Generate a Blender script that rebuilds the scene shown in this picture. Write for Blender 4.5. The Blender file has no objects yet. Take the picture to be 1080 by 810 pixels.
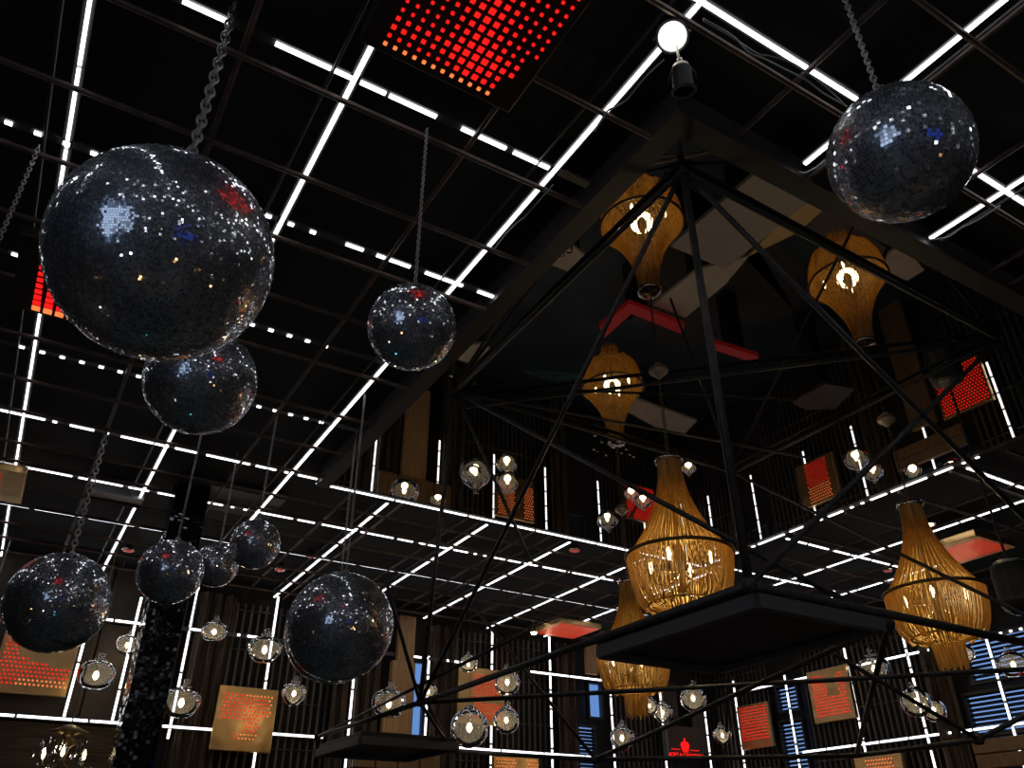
import bpy, math, random
import numpy as np
from mathutils import Vector, Matrix

# ------------------------------------------------------------------ camera, world, light, exposure
SC = bpy.context.scene
FPX, PITCH, YAW, ROLL = 843.9, 0.539707, 0.541590, -0.002221
CAM = Vector((0.0, 0.0, 1.6))
cy, sy, cp, sp = math.cos(YAW), math.sin(YAW), math.cos(PITCH), math.sin(PITCH)
FW = Vector((sy * cp, cy * cp, sp)); R0 = Vector((cy, -sy, 0)); U0 = R0.cross(FW)
RT = R0 * math.cos(ROLL) + U0 * math.sin(ROLL); UP = U0 * math.cos(ROLL) - R0 * math.sin(ROLL)
cam = bpy.data.cameras.new('camera'); co = bpy.data.objects.new('camera', cam)
SC.collection.objects.link(co)
co.matrix_world = Matrix(((RT.x, UP.x, -FW.x, CAM.x), (RT.y, UP.y, -FW.y, CAM.y), (RT.z, UP.z, -FW.z, CAM.z), (0, 0, 0, 1)))
cam.sensor_width = 36; cam.lens = 36 * FPX / 1080; cam.clip_end = 200; cam.clip_start = 0.05
SC.camera = co
SC.view_settings.view_transform = 'Standard'; SC.view_settings.look = 'None'
SC.view_settings.gamma = 1; SC.view_settings.use_curve_mapping = False
SC.view_settings.exposure = 0.0
w = bpy.data.worlds.new('world'); SC.world = w; w.use_nodes = True
w.node_tree.nodes['Background'].inputs[0].default_value = (0.25, 0.42, 0.9, 1)
w.node_tree.nodes['Background'].inputs[1].default_value = 0.03
SC.cycles.use_denoising = True
SC.cycles.max_bounces = 10; SC.cycles.glossy_bounces = 6; SC.cycles.transparent_max_bounces = 24
SC.cycles.sample_clamp_indirect = 1.5; SC.cycles.sample_clamp_direct = 8.0
SC.cycles.caustics_refractive = False
random.seed(5)
LED_E = 3.6
CEIL = 5.0            # height of the light grid and the mirror
# added unseen lights: warm spots over the counters, daylight for the balls
def area(name, loc, size, power, col, rot=(0, 0, 0)):
    l = bpy.data.lights.new(name, 'AREA'); l.shape = 'RECTANGLE'; l.size, l.size_y = size; l.energy = power; l.color = col
    o = bpy.data.objects.new(name, l); SC.collection.objects.link(o); o.location = loc; o.rotation_euler = rot
    return o
def down_spot(name, loc, power, col, ang=1.2):
    l = bpy.data.lights.new(name, 'SPOT'); l.energy = power; l.color = col; l.spot_size = ang; l.spot_blend = .6; l.shadow_soft_size = .03
    o = bpy.data.objects.new(name, l); SC.collection.objects.link(o); o.location = loc; return o
down_spot('bar_downlight', (4.6, 3.0, 4.9), 30, (1.0, .75, .45))  # spots added to brighten the counters seen in the mirror
down_spot('bar_downlight', (8.0, 4.2, 4.9), 25, (1.0, .75, .45))
down_spot('bar_downlight', (5.6, 6.4, 4.9), 12, (1.0, .80, .60))
area('window_daylight', (-3.85, -1.0, 3.0), (2.2, 3.2), 14, (0.6, 0.75, 1.0), (0, -math.pi / 2, 0))  # bluish light added out of view to tint the balls

# ------------------------------------------------------------------ helpers
def ray(x, y):
    return FW + RT * ((x - 540) / FPX) - UP * ((y - 405) / FPX)
def onz(x, y, z):
    d = ray(x, y); return CAM + d * ((z - CAM.z) / d.z)
def onx(x, y, X):
    d = ray(x, y); return CAM + d * (X / d.x)
def ony(x, y, Y):
    d = ray(x, y); return CAM + d * (Y / d.y)
def atdepth(x, y, D):
    return CAM + ray(x, y) * D

def mat(name, col, rough=0.5, metal=0.0, emit=None, es=0.0, spec=0.5, noise=None, bump=None, coat=0.0):
    m = bpy.data.materials.new(name); m.use_nodes = True
    nt = m.node_tree; b = nt.nodes['Principled BSDF']
    b.inputs['Base Color'].default_value = (*col, 1); b.inputs['Roughness'].default_value = rough
    b.inputs['Metallic'].default_value = metal; b.inputs['Specular IOR Level'].default_value = spec
    b.inputs['Coat Weight'].default_value = coat
    if emit:
        b.inputs['Emission Color'].default_value = (*emit, 1); b.inputs['Emission Strength'].default_value = es
    if noise:
        sc_, c2, stretch = noise
        tc = nt.nodes.new('ShaderNodeTexCoord'); mp = nt.nodes.new('ShaderNodeMapping'); mp.inputs['Scale'].default_value = stretch
        n = nt.nodes.new('ShaderNodeTexNoise'); n.inputs['Scale'].default_value = sc_; n.inputs['Detail'].default_value = 6
        r = nt.nodes.new('ShaderNodeValToRGB'); r.color_ramp.elements[0].position = 0.35; r.color_ramp.elements[1].position = 0.68
        r.color_ramp.elements[0].color = (*col, 1); r.color_ramp.elements[1].color = (*c2, 1)
        nt.links.new(tc.outputs['Object'], mp.inputs[0]); nt.links.new(mp.outputs[0], n.inputs['Vector'])
        nt.links.new(n.outputs['Fac'], r.inputs[0]); nt.links.new(r.outputs[0], b.inputs['Base Color'])
        if bump:
            bp = nt.nodes.new('ShaderNodeBump'); bp.inputs['Strength'].default_value = bump; bp.inputs['Distance'].default_value = 0.01
            nt.links.new(n.outputs['Fac'], bp.inputs['Height']); nt.links.new(bp.outputs[0], b.inputs['Normal'])
    return m

def emitter(name, col, s, light=True):
    m = bpy.data.materials.new(name); m.use_nodes = True; nt = m.node_tree
    nt.nodes.remove(nt.nodes['Principled BSDF'])
    e = nt.nodes.new('ShaderNodeEmission'); e.inputs[0].default_value = (*col, 1); e.inputs[1].default_value = s
    nt.links.new(e.outputs[0], nt.nodes['Material Output'].inputs[0])
    if not light: m.cycles.emission_sampling = 'NONE'
    return m

M = {}
M['ceiling'] = mat('ceiling paint', (0.004, 0.0045, 0.007), 0.8, noise=(2.0, (0.007, 0.007, 0.009), (1, 1, 1)))
M['beam'] = mat('beam paint', (0.030, 0.022, 0.020), 0.55, noise=(6, (0.045, 0.034, 0.030), (1, 1, 1)))
M['pipe'] = mat('rusty pipe', (0.075, 0.045, 0.036), 0.5, 0.3, noise=(9, (0.15, 0.10, 0.085), (1, 1, 1)))
M['channel'] = mat('strip channel', (0.10, 0.09, 0.09), 0.4, 0.5)
M['led'] = emitter('white led', (0.93, 0.96, 1.0), LED_E)
M['mirror'] = mat('smoked ceiling mirror', (0.50, 0.48, 0.46), 0.012, 1.0)
M['wallbrown'] = mat('brown wall panel', (0.060, 0.044, 0.034), 0.55, noise=(1.5, (0.080, 0.060, 0.047), (1, 1, 1)))
M['walldark'] = mat('dark wall', (0.016, 0.014, 0.013), 0.8, noise=(3, (0.028, 0.023, 0.020), (1, 1, 1)))
M['slat'] = mat('slat metal', (0.085, 0.072, 0.062), 0.45, 0.4, noise=(3, (0.13, 0.11, 0.095), (1, 1, 0.3)))
M['curtain'] = mat('dark brown curtain', (0.030, 0.021, 0.015), 0.8, noise=(4, (0.13, 0.09, 0.06), (6, 6, 0.6)), bump=0.5)
M['wood2'] = mat('dark stained wood', (0.16, 0.085, 0.035), 0.5, noise=(5, (0.26, 0.15, 0.07), (8, 8, 0.5)))
M['plank'] = mat('brown planks', (0.050, 0.032, 0.018), 0.45, noise=(5, (0.12, 0.085, 0.055), (0.6, 1, 10)))
M['wood'] = mat('orange wood', (0.42, 0.23, 0.10), 0.5, noise=(5, (0.60, 0.36, 0.17), (8, 8, 0.5)))
M['column'] = mat('black gloss tile', (0.03, 0.031, 0.036), 0.05, 0.85, spec=0.9)
M['floor'] = mat('dark floor', (0.020, 0.026, 0.032), 0.5, noise=(1.2, (0.035, 0.055, 0.065), (1, 1, 1)))
M['grout'] = mat('ball core', (0.50, 0.56, 0.68), 0.6)
def tile_mat(name, col, mixf, rough):
    m = mat(name, col, 0.04, 1.0); nt = m.node_tree; a = nt.nodes['Principled BSDF']
    b = nt.nodes.new('ShaderNodeBsdfPrincipled'); b.inputs['Base Color'].default_value = (.78, .82, .90, 1); b.inputs['Metallic'].default_value = 1; b.inputs['Roughness'].default_value = rough
    x = nt.nodes.new('ShaderNodeMixShader'); x.inputs[0].default_value = mixf
    nt.links.new(a.outputs[0], x.inputs[1]); nt.links.new(b.outputs[0], x.inputs[2]); nt.links.new(x.outputs[0], nt.nodes['Material Output'].inputs[0]); return m
M['tile'] = tile_mat('mirror tile', (0.88, 0.91, 0.97), .26, .38); M['tile_dark'] = tile_mat('tarnished mirror tile', (0.35, 0.36, 0.38), .2, .4); M['tile_worn'] = tile_mat('worn mirror tile', (0.9, 0.9, 0.9), .5, .5)
M['steel'] = mat('chain steel', (0.42, 0.41, 0.40), 0.35, 0.9)
M['truss'] = mat('black tube', (0.040, 0.036, 0.035), 0.42, 0.3, noise=(20, (0.075, 0.066, 0.060), (1, 1, 1)))
M['platform'] = mat('black platform', (0.014, 0.016, 0.021), 0.5, noise=(8, (0.022, 0.024, 0.03), (1, 1, 1)))
M['rim'] = mat('platform lip', (0.11, 0.11, 0.11), 0.5)
M['gold'] = mat('gold bead chain', (0.22, 0.125, 0.025), 0.36, 0.6, noise=(52, (0.98, 0.68, 0.25), (1, 1, .07)))
def bead():
    m = M['gold']; nt = m.node_tree; p = nt.nodes['Principled BSDF']; t = nt.nodes.new('ShaderNodeBsdfTranslucent'); t.inputs[0].default_value = (.90, .62, .20, 1)
    x = nt.nodes.new('ShaderNodeMixShader'); x.inputs[0].default_value = .5
    nt.links.new(p.outputs[0], x.inputs[1]); nt.links.new(t.outputs[0], x.inputs[2]); nt.links.new(x.outputs[0], nt.nodes['Material Output'].inputs[0])
bead()
M['brass'] = mat('aged brass', (0.20, 0.135, 0.07), 0.35, 0.9)
M['chrome'] = mat('chrome', (0.75, 0.66, 0.58), 0.12, 1.0)
M['canopy'] = mat('polished canopy', (0.75, 0.60, 0.45), 0.4, 0.7)
M['bulb'] = emitter('warm bulb', (1.0, 0.80, 0.45), 14.0)
M['fil'] = emitter('pendant filament', (1.0, 0.82, 0.50), 6.0)
M['copper'] = mat('copper mirror face', (0.90, 0.56, 0.24), 0.36, 1.0)
def wavy(m, sc_, st):
    nt = m.node_tree; tc = nt.nodes.new('ShaderNodeTexCoord'); n = nt.nodes.new('ShaderNodeTexNoise'); n.inputs['Scale'].default_value = sc_; n.inputs['Detail'].default_value = 1
    b = nt.nodes.new('ShaderNodeBump'); b.inputs['Strength'].default_value = st; b.inputs['Distance'].default_value = .05
    nt.links.new(tc.outputs['Object'], n.inputs['Vector']); nt.links.new(n.outputs['Fac'], b.inputs['Height']); nt.links.new(b.outputs[0], nt.nodes['Principled BSDF'].inputs['Normal'])
wavy(M['copper'], 3.0, .8)
M['panelblack'] = mat('dark bronze face', (0.045, 0.030, 0.024), 0.3, 0.4)
M['red'] = emitter('red pixel', (1.0, 0.012, 0.010), 1.15, False)
M['redamber'] = emitter('amber pixel', (1.0, 0.22, 0.06), 1.2, False)
M['sky'] = emitter('window sky', (0.16, 0.33, 0.75), .8)
M['skyb'] = emitter('window sky behind blinds', (0.22, 0.40, 0.85), .8)
M['blind'] = mat('blind slat', (0.55, 0.62, 0.72), 0.5)
M['frame'] = mat('window frame', (0.02, 0.02, 0.025), 0.5)
M['black'] = mat('matt black', (0.012, 0.012, 0.013), 0.5)
M['spotface'] = emitter('spot lens', (1.0, 0.93, 0.74), 14.0)
M['grey'] = mat('grey metal', (0.28, 0.28, 0.29), 0.45, 0.4)
M['pink'] = mat('red lens', (0.7, 0.12, 0.12), 0.3, emit=(1, 0.12, 0.10), es=0.25)
M['cable'] = mat('grey cable', (0.38, 0.40, 0.44), 0.45)
M['beige'] = mat('beige worktop', (0.50, 0.40, 0.30), 0.5, noise=(3, (0.62, 0.50, 0.38), (1, 1, 1)))
M['redlam'] = mat('red lacquer', (0.45, 0.02, 0.02), 0.35, emit=(1, 0.03, 0.03), es=0.06)  # lacquer given a faint red glow of its own
M['crystal'] = None

def glass(name, tint, rough, facc=0.5, haze=0.06):
    m = bpy.data.materials.new(name); m.use_nodes = True; nt = m.node_tree
    nt.nodes.remove(nt.nodes['Principled BSDF'])
    t = nt.nodes.new('ShaderNodeBsdfTransparent'); t.inputs[0].default_value = (*tint, 1)
    g = nt.nodes.new('ShaderNodeBsdfGlossy'); g.inputs['Roughness'].default_value = rough
    f = nt.nodes.new('ShaderNodeLayerWeight'); f.inputs[0].default_value = facc
    n = nt.nodes.new('ShaderNodeTexNoise'); n.inputs['Scale'].default_value = 9
    b = nt.nodes.new('ShaderNodeBump'); b.inputs['Strength'].default_value = 0.12; b.inputs['Distance'].default_value = 0.02
    mx = nt.nodes.new('ShaderNodeMixShader')
    hz = nt.nodes.new('ShaderNodeBsdfTranslucent'); hz.inputs[0].default_value = (.95, .93, .88, 1)
    df = nt.nodes.new('ShaderNodeBsdfDiffuse'); df.inputs[0].default_value = (.9, .9, .88, 1)
    m1 = nt.nodes.new('ShaderNodeMixShader'); m1.inputs[0].default_value = .5; nt.links.new(hz.outputs[0], m1.inputs[1]); nt.links.new(df.outputs[0], m1.inputs[2])
    m2 = nt.nodes.new('ShaderNodeMixShader'); m2.inputs[0].default_value = haze
    nt.links.new(t.outputs[0], m2.inputs[1]); nt.links.new(m1.outputs[0], m2.inputs[2]); t = m2
    nt.links.new(n.outputs['Fac'], b.inputs['Height']); nt.links.new(b.outputs[0], g.inputs['Normal']); nt.links.new(b.outputs[0], f.inputs['Normal'])
    nt.links.new(f.outputs['Fresnel'], mx.inputs[0]); nt.links.new(t.outputs[0], mx.inputs[1]); nt.links.new(g.outputs[0], mx.inputs[2])
    nt.links.new(mx.outputs[0], nt.nodes['Material Output'].inputs[0])
    return m
M['glass'] = glass('blown glass', (0.95, 0.95, 0.93), 0.08, 0.25, 0.13)
M['crystal'] = glass('crystal drop', (0.9, 0.93, 0.95), 0.05, 0.6)

COL = SC.collection
def tag(o, label=None, cat=None, group=None, kind=None):
    if label: o['label'] = label
    if cat: o['category'] = cat
    if group: o['group'] = group
    if kind: o['kind'] = kind
    return o

class MB:
    """collects shapes into one mesh"""
    def __init__(self): self.v = []; self.f = []; self.mi = []; self.cur = 0
    def quad(self, a, b, c, d):
        n = len(self.v); self.v += [tuple(a), tuple(b), tuple(c), tuple(d)]; self.f.append((n, n+1, n+2, n+3)); self.mi.append(self.cur)
    def box(self, x0, x1, y0, y1, z0, z1):
        n = len(self.v)
        self.v += [(x0,y0,z0),(x1,y0,z0),(x1,y1,z0),(x0,y1,z0),(x0,y0,z1),(x1,y0,z1),(x1,y1,z1),(x0,y1,z1)]
        for q in ((3,2,1,0),(4,5,6,7),(0,1,5,4),(1,2,6,5),(2,3,7,6),(3,0,4,7)):
            self.f.append(tuple(n+i for i in q)); self.mi.append(self.cur)
        return self
    def obox(self, c, ax, ay, az):
        c = Vector(c); ax, ay, az = Vector(ax), Vector(ay), Vector(az); n = len(self.v)
        for s in ((-1,-1,-1),(1,-1,-1),(1,1,-1),(-1,1,-1),(-1,-1,1),(1,-1,1),(1,1,1),(-1,1,1)):
            self.v.append(tuple(c + ax*s[0] + ay*s[1] + az*s[2]))
        for q in ((3,2,1,0),(4,5,6,7),(0,1,5,4),(1,2,6,5),(2,3,7,6),(3,0,4,7)):
            self.f.append(tuple(n+i for i in q)); self.mi.append(self.cur)
        return self
    def sweep(self, pts, r, seg=8, closed=False, cap=True):
        pts = [Vector(p) for p in pts]; m = len(pts); n0 = len(self.v)
        rr = r if isinstance(r, (list, tuple)) else [r]*m
        prev = None
        for i, p in enumerate(pts):
            if closed: t = pts[(i+1) % m] - pts[i-1]
            else: t = pts[min(i+1, m-1)] - pts[max(i-1, 0)]
            t.normalize()
            if prev is None:
                a = Vector((0, 0, 1)) if abs(t.z) < 0.9 else Vector((1, 0, 0))
                u = t.cross(a).normalized()
            else:
                u = (prev - t * prev.dot(t)).normalized()
            prev = u; v = t.cross(u)
            for k in range(seg):
                an = 2*math.pi*k/seg
                self.v.append(tuple(p + (u*math.cos(an) + v*math.sin(an))*rr[i]))
        for i in range(m if closed else m-1):
            j = (i+1) % m
            for k in range(seg):
                l = (k+1) % seg
                self.f.append((n0+i*seg+k, n0+i*seg+l, n0+j*seg+l, n0+j*seg+k)); self.mi.append(self.cur)
        if cap and not closed:
            self.f.append(tuple(n0+k for k in range(seg))[::-1]); self.mi.append(self.cur)
            self.f.append(tuple(n0+(m-1)*seg+k for k in range(seg))); self.mi.append(self.cur)
        return self
    def lathe(self, prof, c=(0,0,0), seg=32, wob=None):
        n0 = len(self.v); m = len(prof)
        for i, (r, z) in enumerate(prof):
            for k in range(seg):
                a = 2*math.pi*k/seg; q = 1 + (wob(a, i/(m-1)) if wob else 0)
                self.v.append((c[0]+r*q*math.cos(a), c[1]+r*q*math.sin(a), c[2]+z))
        for i in range(m-1):
            for k in range(seg):
                l = (k+1) % seg
                self.f.append((n0+i*seg+k, n0+i*seg+l, n0+(i+1)*seg+l, n0+(i+1)*seg+k)); self.mi.append(self.cur)
        return self
    def torus(self, c, R, r, ax=(0,0,1), seg=24, ts=8, stretch=1.0, sdir=None):
        c = Vector(c); ax = Vector(ax).normalized()
        u = Vector(sdir).normalized() if sdir is not None else ax.orthogonal().normalized()
        v = ax.cross(u)
        pts = [c + u*(R*stretch*math.cos(2*math.pi*k/seg)) + v*(R*math.sin(2*math.pi*k/seg)) for k in range(seg)]
        return self.sweep(pts, r, ts, closed=True)
    def mesh(self, name, mats, smooth=False):
        me = bpy.data.meshes.new(name); me.from_pydata(self.v, [], self.f)
        for m in (mats if isinstance(mats, (list, tuple)) else [mats]): me.materials.append(m)
        if any(self.mi): me.polygons.foreach_set('material_index', self.mi)
        if smooth: me.polygons.foreach_set('use_smooth', [True]*len(self.f))
        me.update(); return me
    def build(self, name, mats, parent=None, smooth=False, loc=None):
        o = bpy.data.objects.new(name, self.mesh(name, mats, smooth)); COL.objects.link(o)
        if loc is not None: o.location = loc
        if parent: o.parent = parent
        return o

def empty(name, loc=(0,0,0), label=None, cat=None, group=None, rz=0):
    o = bpy.data.objects.new(name, None); COL.objects.link(o); o.location = loc; o.rotation_euler = (0,0,rz)
    o.empty_display_size = 0.1
    return tag(o, label, cat, group)
def copy_obj(o, parent=None):
    c = o.copy(); COL.objects.link(c); c.parent = parent; return c
def copy_tree(o, parent=None):
    c = copy_obj(o, parent)
    for ch in list(o.children): copy_tree(ch, c)
    return c
ORD = ['first','second','third','fourth','fifth','sixth','seventh','eighth','ninth','tenth','eleventh','twelfth','thirteenth']

# ------------------------------------------------------------------ setting: room shell
WX, WY = 11.7, 12.05
def struct(name, mb, m): return tag(mb.build(name, m), kind='structure')
struct('floor', MB().box(-5.2, WX+.2, -4.2, WY+.2, -0.1, 0), M['floor'])
struct('ceiling', MB().box(-5.2, WX+.2, -4.2, WY+.2, 5.12, 5.3), M['ceiling'])
struct('wall_far', MB().box(-5.2, WX+.2, WY, WY+.2, 0, 5.12), M['walldark'])
struct('wall_right', MB().box(WX, WX+.2, -4.2, WY, 0, 5.12), M['walldark'])
struct('wall_left', MB().box(-5.2, -5.0, -4.2, WY, 0, 5.12), M['walldark'])
struct('wall_behind', MB().box(-5.0, WX, -4.2, -4.0, 0, 5.12), M['wallbrown'])

# unseen window added behind the camera on the left for the balls to reflect
wn = MB()
for k in range(4): wn.box(-4.0, -3.94, -2.1+k*0.9, -2.04+k*0.9, 1.3, 4.7)
for z in (1.3, 3.0, 4.64): wn.box(-4.0, -3.94, -2.1, 0.66, z, z+.06)
wf = struct('window_1', wn, M['frame'])
pn = MB().box(-4.03, -4.0, -2.1, 0.66, 1.3, 4.7); tag(pn.build('pane', emitter('daylight pane', (0.30, 0.42, 0.65), 0.35), wf))
struct('wall_partition', MB().box(-4.2, -4.03, -4.0, 2.0, 0, 5.12), M['walldark'])

# ------------------------------------------------------------------ ceiling mirror with its frame
MX0, MX1, MY0, MY1 = 2.33, 7.46, 2.11, 7.55
fr = empty('ceiling_mirror', (MX0, MY0, CEIL), 'large square smoked mirror in a dark beam frame set in the black ceiling', 'mirror')
MB().box(-.04, MX1+.04-MX0, -.04, MY1+.04-MY0, 0, .03).build('mirror_pane', M['mirror'], fr)
def beam(x0, x1, y0, y1, z0=CEIL-.05, z1=CEIL+.12):
    MB().box(x0-MX0, x1-MX0, y0-MY0, y1-MY0, z0-CEIL, z1-CEIL).build('beam', M['beam'], fr)
beam(MX0-.13, MX0, MY0-.13, MY1+.05); beam(MX0, MX1+.1, MY0-.13, MY0)
beam(MX1, MX1+.05, MY0, MY1, CEIL-.008); beam(MX0, MX1+.05, MY1, MY1+.05, CEIL-.008)

# ------------------------------------------------------------------ ceiling pipe grid
gr = empty('ceiling_pipe_grid', (0, 0, 4.93), 'rust brown pipe grid hung just under the black ceiling', 'pipe grid')
def clip_mirror_x(y): return MY0-.13 < y < MY1+.05
PZ = 4.955
for y in (0.3, 0.95, 1.57, 2.2, 2.82, 3.44, 4.02, 4.62, 5.3, 6.04, 6.75, 7.35, 8.05, 8.5, 9.15, 9.75, 10.4, 10.95, 11.5):
    segs = [(-4.8, MX0-.13), (MX1+.08, 11.6)] if clip_mirror_x(y) else [(-4.8, 11.6)]
    for a, b in segs:
        if y < 1.9 and b > 11: b = 9.0
        MB().sweep([(a, y, PZ-4.93), (b, y, PZ-4.93)], 0.016, 8).build('pipe', M['pipe'], gr)
for x in (-2.2, -1.0, 0.17, 1.40, 2.62, 3.2, 4.0, 4.9, 5.15, 6.1, 7.25, 8.5, 9.65, 10.9):
    inm = MX0-.13 < x < MX1+.08
    segs = [(-1.5, MY0-.13), (MY1+.05, 11.95)] if inm else [(-1.5, 11.95)]
    for a, b in segs:
        MB().sweep([(x, a, PZ+.035-4.93), (x, b, PZ+.035-4.93)], 0.016, 8).build('pipe', M['pipe'], gr)

# ------------------------------------------------------------------ led strips
def led(p0, p1, wdt, label, group, spans=None, out=(0,0,-1), name='led_strip', prof=0.026, conduit=None):
    """a strip from p0 to p1: dark channel with lit stretches; spans in metres from p0"""
    p0, p1 = Vector(p0), Vector(p1); d = p1-p0; L = d.length; u = d/L; n = Vector(out); s = u.cross(n)
    root = empty(name, p0, label, 'LED strip', group)
    MB().obox(u*L/2 - n*0.012, u*L/2, s*prof, n*0.010).build('channel', M['channel'], root)
    for a, b in (spans or [(0, L)]):
        a, b = max(a, 0), min(b, L)
        if b-a > 0.005: MB().obox(u*(a+b)/2 + n*0.004, u*(b-a)/2, s*wdt/2, n*0.004).build('light_bar', M['led'], root)
    if conduit:
        MB().sweep([s*conduit + u*0.02, s*conduit + u*(L-.02)], 0.010, 6).build('conduit', M['channel'], root)
    return root
def joints(L, start=0.0, step=0.5, gap=0.02):
    out = []; t = start
    while t < L: out.append((t, min(t+step-gap, L))); t += step
    return out
GA = 'LED strips running away from the camera on the ceiling'
A = [(-1.55, -1.0, 11.9), (-0.50, -1.0, 11.9), (0.70, 1.0, 11.95), (1.91, 1.0, 11.9), (3.06, 7.75, 11.95), (4.32, 7.75, 10.9), (5.49, 7.75, 11.9), (6.68, 7.75, 11.93), (7.82, 7.75, 11.93), (9.02, 3.9, 11.9), (10.23, 5.3, 11.9)]
names = ['leftmost, mostly out of frame', 'left edge, passing behind the biggest mirror ball', 'rising from between the biggest and middle mirror ball', 'long one passing just right of the middle mirror ball',
 'first beyond the mirror, bending down above the copper panel', 'second beyond the mirror edge', 'third beyond the mirror edge', 'fourth beyond the mirror edge, bending down the far wall', 'fifth beyond the mirror edge beside the red ceiling panel', 'first on the right of the mirror', 'second on the right of the mirror']
for (x, a, b), nm in zip(A, names):
    L = b-a
    led((x, a, CEIL), (x, b, CEIL), 0.017 if x < 0 else 0.024, 'white LED strip on the ceiling, ' + nm, GA, joints(L, 0, 0.62 if x < 4 else 0.5, 0.02 if x < 4 else 0.035), conduit=0.11)
# nearer pieces right of the mirror corner
led((3.10, 0.3, CEIL), (3.10, 1.93, CEIL), 0.024, 'short white LED strip ending at the mirror frame behind the right mirror ball', GA, conduit=-0.08)
led((4.28, 1.0, CEIL), (4.28, 1.96, CEIL), 0.024, 'short white LED strip below right of the right mirror ball', GA, conduit=-0.08)
GB = 'LED strips crossing the ceiling from left to right'
def px_spans(y, x0, pairs):
    out = []
    for a, b in pairs:
        xa, xb = onz(*a, CEIL).x, onz(*b, CEIL).x
        out.append((xa-x0, xb-x0))
    return out
led((-3.0, 2.70, CEIL), (2.15, 2.70, CEIL), 0.024, 'white LED strip in long dashes crossing the ceiling nearest the camera', GB,
    [(-3+3, 2.0)] + px_spans(2.7, -3.0, [((193,0),(242,19)),((292,42),(350,70)),((352,71),(372,80)),((381,85),(407,98)),((411,100),(460,123)),((487,135),(533,157)),((541,161),(578,178))]))
def pattern(L, lead, kinds):
    out = []; t = lead; i = 0
    while t < L:
        k = kinds[i % len(kinds)]; i += 1
        if k == '.': out.append((t, t+0.035)); t += 0.14
        elif k == '-': out.append((t, t+0.20)); t += 0.29
        elif k == '=': out.append((t, t+0.42)); t += 0.48
        elif k == ' ': t += 0.22
    return out
led((-3.0, 3.91, CEIL), (2.2, 3.91, CEIL), 0.024, 'dotted white LED strip crossing the ceiling behind the biggest mirror ball', GB,
    pattern(3.9, 0.1, '.....') + px_spans(3.91, -3.0, [((365,257),(383,264)),((398,268),(432,282)),((448,288),(487,302)),((503,308),(520,314))]))
led((-3.0, 5.11, CEIL), (2.2, 5.11, CEIL), 0.024, 'dotted white LED strip ending at the left of the middle mirror ball', GB, pattern(4.45, 0.05, '..........'))
led((-3.0, 6.31, CEIL), (2.2, 6.31, CEIL), 0.024, 'dotted white LED strip crossing behind the ball under the biggest one', GB, pattern(1.9, .05, '=-') + pattern(5.2, 2.35, '.......... ')[:0] + [(a+2.3, b+2.3) for a, b in pattern(2.5, .1, '.......')])
led((-3.0, 7.52, CEIL), (2.2, 7.52, CEIL), 0.024, 'dashed and dotted white LED strip meeting the far mirror edge', GB, pattern(5.2, .0, '=-=-.-..=.-.'))
led((2.2, 7.60, CEIL-.012), (7.5, 7.60, CEIL-.012), 0.024, 'white LED strip along the far edge of the ceiling mirror', GB, joints(5.3, 0, 0.9, .03))
led((-3.0, 8.73, CEIL), (9.9, 8.73, CEIL), 0.022, 'white dashed LED strip, first beyond the far mirror edge', GB, pattern(12.9, .0, '=-=-..=-='))
led((-3.0, 9.90, CEIL), (9.9, 9.90, CEIL), 0.022, 'white LED strip, second beyond the far mirror edge', GB, joints(12.9, 0, .55, .06))
led((-3.0, 11.08, CEIL), (9.9, 11.08, CEIL), 0.022, 'white LED strip, third beyond the mirror and nearest the far wall', GB, joints(12.9, 0, .6, .09))
GC = 'LED strips on the right of the mirror'
led((7.53, 3.7, CEIL-.012), (7.53, 7.6, CEIL-.012), 0.024, 'dashed white LED strip along the right edge of the ceiling mirror', GC, pattern(3.9, 0, '..-=-..-'))
led((7.6, 6.30, CEIL), (10.0, 6.30, CEIL), 0.024, 'white LED strip crossing right of the mirror above the right chandelier neck', GC, joints(2.4, .1, .4, .05))
led((7.6, 7.50, CEIL), (10.0, 7.50, CEIL), 0.024, 'white LED strip crossing right of the mirror just over the large platform', GC, joints(2.4, .1, .4, .05))
led((7.6, 3.93, CEIL), (9.6, 3.93, CEIL), 0.024, 'white LED strip running off the right edge from the mirror corner', GC, joints(2.0, .1, .5, .03))
led((1.2, 1.48, CEIL), (2.98, 1.48, CEIL), 0.022, 'bright white LED strip from the spotlight towards the right mirror ball', GC)
led((3.75, 1.47, CEIL), (5.4, 1.47, CEIL), 0.024, 'white LED strip leaving the right side of the right mirror ball', GC)

# wall strips
GW = 'LED strips standing on the walls'
def vstrip(x, z0, z1, label, dash=False): led((x, 11.83, z1), (x, 11.83, z0), 0.027, label, GW, joints(z1-z0, 0, .3, .035) if dash else joints(z1-z0, 0, 1.2, .03), out=(0,-1,0))
vstrip(0.70, 3.12, 4.98, 'white LED strip standing on the brown panelled wall at the lower left')
vstrip(1.25, 3.12, 4.70, 'thin white LED strip along the left side of the black glossy column')
vstrip(1.95, 2.98, 4.98, 'white LED strip standing on the wall right of the black glossy column')
vstrip(3.09, 1.0, 4.98, 'white LED strip running down behind the leftmost square copper panel on the slats')
vstrip(4.37, 1.9, 4.98, 'white LED strip standing on the far wall below the lower right mirror ball')
vstrip(5.58, 1.8, 4.4, 'white LED strip beside the narrow window on the far wall', True)
vstrip(6.72, 1.8, 4.98, 'white LED strip standing behind the middle copper panel', True)
vstrip(7.86, 1.8, 4.98, 'white LED strip standing on the slats left of the blue window', True)
vstrip(9.12, 1.8, 4.98, 'white LED strip standing just right of the blue window', True)
vstrip(10.25, 1.8, 4.4, 'white LED strip left of the crown sign', True)
vstrip(11.3, 1.8, 4.2, 'white LED strip right of the crown sign', True)
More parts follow.
